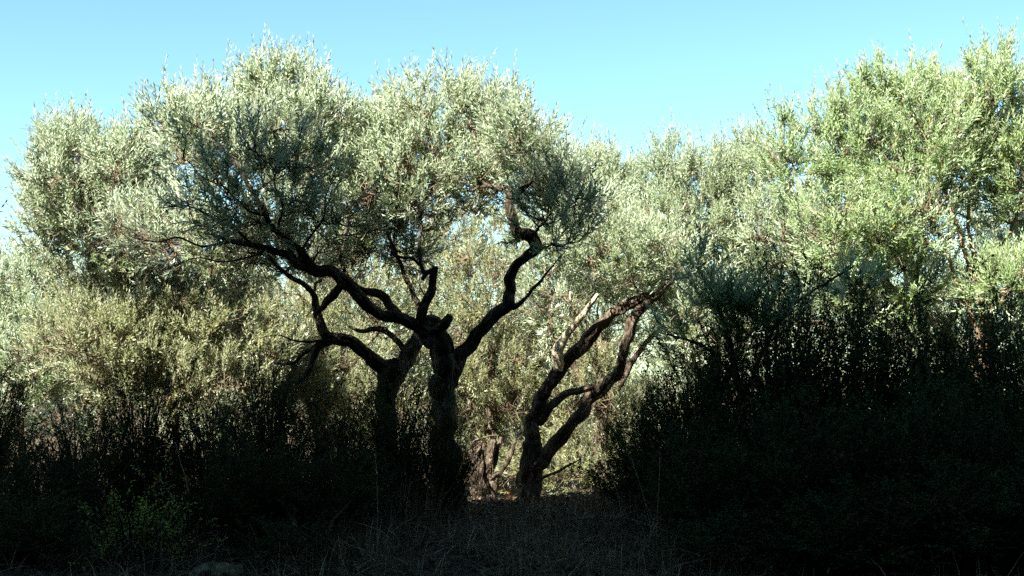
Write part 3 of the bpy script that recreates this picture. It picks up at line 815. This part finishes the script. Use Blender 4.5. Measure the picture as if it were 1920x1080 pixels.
for (u, Y, sx, sz, rz, k, label) in [
    (1215, 12.2, .72, .60, 0.4, 0, 'small thicket shrub beside the grassy gap'),
    (1320, 11.8, .95, .92, 1.6, 1, 'thicket shrub under the blue-green sapling'),
    (1460, 11.8, 1.0, 1.24, 2.9, 0, 'spiky topped thicket shrub, highest of the dark mass'),
    (1590, 11.6, 1.05, 1.18, 3.8, 1, 'broad thicket shrub in the middle of the dark mass'),
    (1730, 11.5, 1.0, 1.15, 5.1, 0, 'thicket shrub below the tan stems of the tall olive'),
    (1860, 11.6, 1.0, 1.10, 0.9, 1, 'thicket shrub next to the picture edge'),
    (1985, 11.8, 1.0, 1.12, 2.3, 0, 'thicket shrub cut by the picture edge'),
    (1395, 9.5, .8, .30, 0.7, 1, 'lowest sprawling thicket shrub beside the tall straws'),
    (1580, 9.35, .9, .36, 2.1, 0, 'lowest sprawling thicket shrub at the picture bottom, middle one'),
    (1790, 9.3, .9, .38, 4.0, 1, 'lowest sprawling thicket shrub towards the corner'),
    (1940, 9.4, .8, .40, 5.2, 0, 'lowest sprawling thicket shrub cut by the corner'),
    (1330, 10.5, .9, .52, 4.4, 0, 'low front shrub of the thicket behind the tall straws'),
    (1500, 10.3, 1.0, .66, 5.6, 1, 'low front shrub in the blackest part of the thicket'),
    (1700, 10.2, 1.0, .70, 1.1, 0, 'front shrub of the thicket facing the viewer'),
    (1880, 10.2, 1.0, .66, 3.0, 1, 'front shrub in the black corner of the thicket')]:
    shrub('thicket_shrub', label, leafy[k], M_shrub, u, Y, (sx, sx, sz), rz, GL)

bright = shrub_data(0.62, 0.40, 46, 5, 0.020, 0.62, 9, 0.5, 41, 0.16)
shrub('leafy_bush', 'small yellow-green bush with round leaves near the pale rock', bright, M_bright, 268, 9.6, (1.2, 1.2, 1.12), 0.6, None)
shrub('leafy_bush', 'small light green sprig sticking out above the yellow-green bush', shrub_data(0.8, 0.22, 14, 5, 0.020, 0.6, 9, 0.7, 43, 0.15), M_bright, 300, 10.1, (1, 1, 1.12), 2.0, None)

# ------------------------------------------------------------------ dry grass, stalks, rock, dead leaves
def blades(n, xr, yr, hmin, hmax, width, lean):
    x = rng.uniform(*xr, n)
    y = rng.uniform(*yr, n)
    clump = np.array([mnoise.noise(Vector((a * 1.3, b * 1.3, 4.0))) for a, b in zip(x, y)])
    keep = clump > rng.uniform(-0.7, 0.35, n)
    x, y, clump = x[keep], y[keep], clump[keep]
    n = len(x)
    h = rng.uniform(hmin, hmax, n) * (0.8 + 0.6 * np.clip(clump, 0, 1))
    a = rng.uniform(0, 2 * math.pi, n)
    ln = np.abs(rng.normal(0, lean, n))
    b0 = np.stack([x, y, ground_z(x, y) - 0.01], -1)
    d = np.stack([np.cos(a), np.sin(a), 0 * a], -1)
    M = 5
    t = np.linspace(0, 1, M)
    P = b0[:, None] + np.array([0, 0, 1.0]) * (h[:, None] * (t - 0.38 * np.clip(ln, 0, 2)[:, None] * t ** 2))[..., None] + d[:, None] * (h * ln)[:, None, None] * (t ** 1.8)[None, :, None]
    P[..., 2] = np.maximum(P[..., 2], ground_z(P[..., 0], P[..., 1]) + 0.004)
    side = np.stack([-np.sin(a), np.cos(a), 0 * a], -1)
    rot = rng.uniform(0, math.pi, n)
    side = unit(side * np.cos(rot)[:, None] + d * np.sin(rot)[:, None])
    w = width * rng.uniform(0.5, 1.4, n)
    wt = np.array([1, .95, .8, .55, .15])
    Lf = P - side[:, None] * (w[:, None] * wt)[..., None]
    Rt = P + side[:, None] * (w[:, None] * wt)[..., None]
    V = np.stack([Lf, Rt], 2).reshape(-1, 3)
    o = (np.arange(n) * M * 2)[:, None, None] + (np.arange(M - 1) * 2)[None, :, None]
    F = (o + np.array([0, 1, 3, 2])[None, None]).reshape(-1, 4)
    return V, F, np.repeat(rng.uniform(0, 1, n), M * 2)

V, F, var = blades(11000, (-2.9, 1.9), (8.0, 12.6), 0.10, 0.48, 0.0032, 1.2)
for args in [(1500, (-5.4, -2.9), (8.0, 12.0), 0.1, 0.35, 0.003, 1.2), (1500, (1.9, 5.4), (8.0, 12.0), 0.1, 0.35, 0.003, 1.2), (3500, (-2.7, -0.62), (11.0, 12.9), 0.25, 0.75, 0.0028, 0.5), (1800, (0.5, 1.5), (11.0, 12.9), 0.20, 0.50, 0.0028, 0.6), (900, (-0.6, 0.5), (9.2, 10.6), 0.2, 0.5, 0.003, 1.0)]:
    V2, F2, var2 = blades(*args)
    V, F, var = np.concatenate([V, V2]), np.concatenate([F, F2 + len(V)]), np.concatenate([var, var2])
V2, F2, var2 = blades(9000, (-1.6, 2.0), (9.0, 13.2), 0.10, 0.34, 0.0026, 1.2)
V, F, var = np.concatenate([V, V2]), np.concatenate([F, F2 + len(V)]), np.concatenate([var, var2])
add('dry_grass', make_mesh('dry_grass', V, [F], var), M_straw, label='tangled dry straw-coloured grass covering the shaded ground', kind='stuff')
V, F, var = blades(9000, (-3.0, 3.6), (13.2, 18.5), 0.03, 0.15, 0.003, 0.6)
add('dry_grass', make_mesh('sunlit_grass', V, [F], var), M_straw, label='sunlit dry grass around the stump beyond the trees', kind='stuff')

n = 22000
lx, ly = rng.uniform(-5.4, 5.4, n), rng.uniform(8.0, 15.5, n)
lp = np.stack([lx, ly, ground_z(lx, ly) + rng.uniform(0.003, 0.05, n)], -1)
ld = rng.normal(0, 1, (n, 3)) * [1, 1, .35]
V, tri, quad, var = leaves(lp, ld, rng.normal(0, .5, (n, 3)) + [0, 0, 1], rng.uniform(.03, .11, n), rng.uniform(.012, .035, n), rng.uniform(0, 1, n) ** 2.2, bend=.3)
add('leaf_litter', make_mesh('leaf_litter', V, [tri, quad], var), M_litter, label='brown leaf litter strewn over the shaded ground', kind='stuff')
n = 2600
lx, ly = rng.uniform(-5.4, 5.4, n), rng.uniform(8.0, 15.0, n)
a0 = np.stack([lx, ly, ground_z(lx, ly) + rng.uniform(0.004, 0.06, n)], -1)
a1 = a0 + unit(rng.normal(0, 1, (n, 3)) * [1, 1, .3]) * rng.uniform(.12, .7, (n, 1))
a1[:, 2] = np.maximum(a1[:, 2], ground_z(a1[:, 0], a1[:, 1]) + .005)
V, F = tubes(curve_between(a0, a1, 4, rng.normal(0, .06, (n, 3)), .03), np.repeat(rng.uniform(.0015, .005, (n, 1)), 4, 1), 3)
add('fallen_twigs', make_mesh('fallen_twigs', V, [F]), M_twig, label='thin fallen twigs scattered among dry grass and litter', kind='stuff')

for k, (pts, label) in enumerate([
    ([(1232, 1085), (1222, 1000), (1205, 925), (1183, 858)], 'tallest dry grass stalk in front of the thicket'),
    ([(1166, 970), (1158, 925), (1138, 870), (1124, 822)], 'dry grass stalk arching beside the gap'),
    ([(1231, 1050), (1232, 980), (1236, 900), (1237, 850)], 'straight dry grass stalk in front of the thicket'),
    ([(706, 1070), (708, 980), (707, 900), (703, 850)], 'single upright dry stalk in front of the short trunk'),
    ([(1280, 1010), (1220, 985), (1150, 968), (1060, 972)], 'long dry stem bowed flat over the grass'),
    ([(354, 925), (346, 890), (336, 860), (330, 832)], 'thin pale stalk above the yellow-green bush'),
]):
    Y = 9.3 if k not in (4,) else 9.6
    W = catmull([list(at(u, v, Y)) for u, v in pts], 8)
    R = np.linspace(0.0042, 0.0018, len(W))
    tv, tf = tubes(W[None], R[None], 5)
    root = thing('dry_stalk', W[0], label, 'grass stalk', 'tall dry stalks')
    add('stem', make_mesh('stalk', tv, [tf], np.full(len(tv), .8), smooth=True), M_straw, root)
    nn = 14
    q = W[-1] - (W[-1] - W[-6]) * rng.uniform(0, 1, (nn, 1))
    tdir = unit(W[-1] - W[-3])
    V, tri, quad, var = leaves(q, tdir + rng.normal(0, .35, (nn, 3)), rng.normal(0, 1, (nn, 3)), np.full(nn, .022), np.full(nn, .006), rng.uniform(.4, 1, nn))
    add('seed_head', make_mesh('seed_head', V, [tri, quad], var), M_straw, root, kind='stuff')

def rock_mesh(sx, sy, sz, seed):
    nu, nv = 28, 16
    V = []
    for i_ in range(nv + 1):
        for j_ in range(nu):
            ph = math.pi * i_ / nv
            th = 2 * math.pi * j_ / nu
            d = Vector((math.sin(ph) * math.cos(th), math.sin(ph) * math.sin(th), math.cos(ph)))
            f = 1 + 0.32 * mnoise.noise(d * 1.4 + Vector((seed, 0, 0))) + 0.14 * mnoise.noise(d * 3.5 + Vector((0, seed, 0))) + 0.05 * mnoise.noise(d * 9)
            V.append((d.x * f * sx, d.y * f * sy, d.z * f * sz))
    V = np.array(V)
    i_ = np.arange((nv + 1) * nu).reshape(nv + 1, nu)
    r = np.roll(i_, -1, 1)
    F = np.stack([i_[:-1], i_[1:], r[1:], r[:-1]], -1).reshape(-1, 4)
    return make_mesh('rock', V, [F], smooth=True)

for (u, v, Y, s, label) in [(410, 1066, 9.15, (.21, .17, .11), 'pale rounded rock lying in the grass by the yellow-green bush'),
                            (640, 1072, 9.1, (.06, .06, .035), 'fist-sized stone among dry grass'),
                            (1000, 975, 12.4, (.10, .08, .06), 'small stone at the foot of the leaning tree')]:
    p = at(u, v, Y)
    o = add('rock', rock_mesh(*s, u * .1), M_rock, None, label=label, category='rock')
    o.location = (p[0], p[1], max(float(ground_z(p[0], p[1])) + s[2] * .35, 0))

# a few big fallen leaves
for k, (u, v, label) in enumerate([(724, 1018, 'curled fallen leaf standing in dry grass under the short trunk'), (798, 1070, 'fallen leaf flat at the lower edge of the picture'),
                                   (1064, 1050, 'broad pale fallen leaf under the leaning tree'), (556, 988, 'narrow pale fallen leaf caught on grass stems'), (340, 897, 'brown dead leaf hanging in the broom')]):
    Y = 9.3 if k != 4 else 10.0
    p = at(u, v, Y)
    n = 1
    V, tri, quad, var = leaves(p[None], rng.normal(0, 1, (1, 3)) + [[1.0, 0, .2]], np.array([[0.1, -.7, .7]]), np.array([.075]), np.array([.04]), np.array([.55]), bend=.3)
    o = add('fallen_leaf', make_mesh('fallen_leaf', V, [tri, quad], var), M_straw if k != 4 else M_rust, None, label=label, category='leaf', group='fallen leaves in the grass')

# rust-coloured dead sprig between the stump and the leaning tree
p = at(957, 948, 16.9)
root = thing('dead_sprig', p, 'rust-orange dead sprig between the stump and the leaning tree', 'sprig')
st = np.repeat(p[None], 9, 0)
stems, lv = spray(st, np.array([0, 0, 1.0]) + rng.normal(0, .22, (9, 3)), 0.30, 0.06, 7, 0.0)
add('stems', make_mesh('sprig_stems', stems[0], [stems[1]]), M_twig, root)
V, tri, quad, var = leaves(*lv)
add('leaves', make_mesh('sprig_leaves', V, [tri, quad], var), M_rust, root)
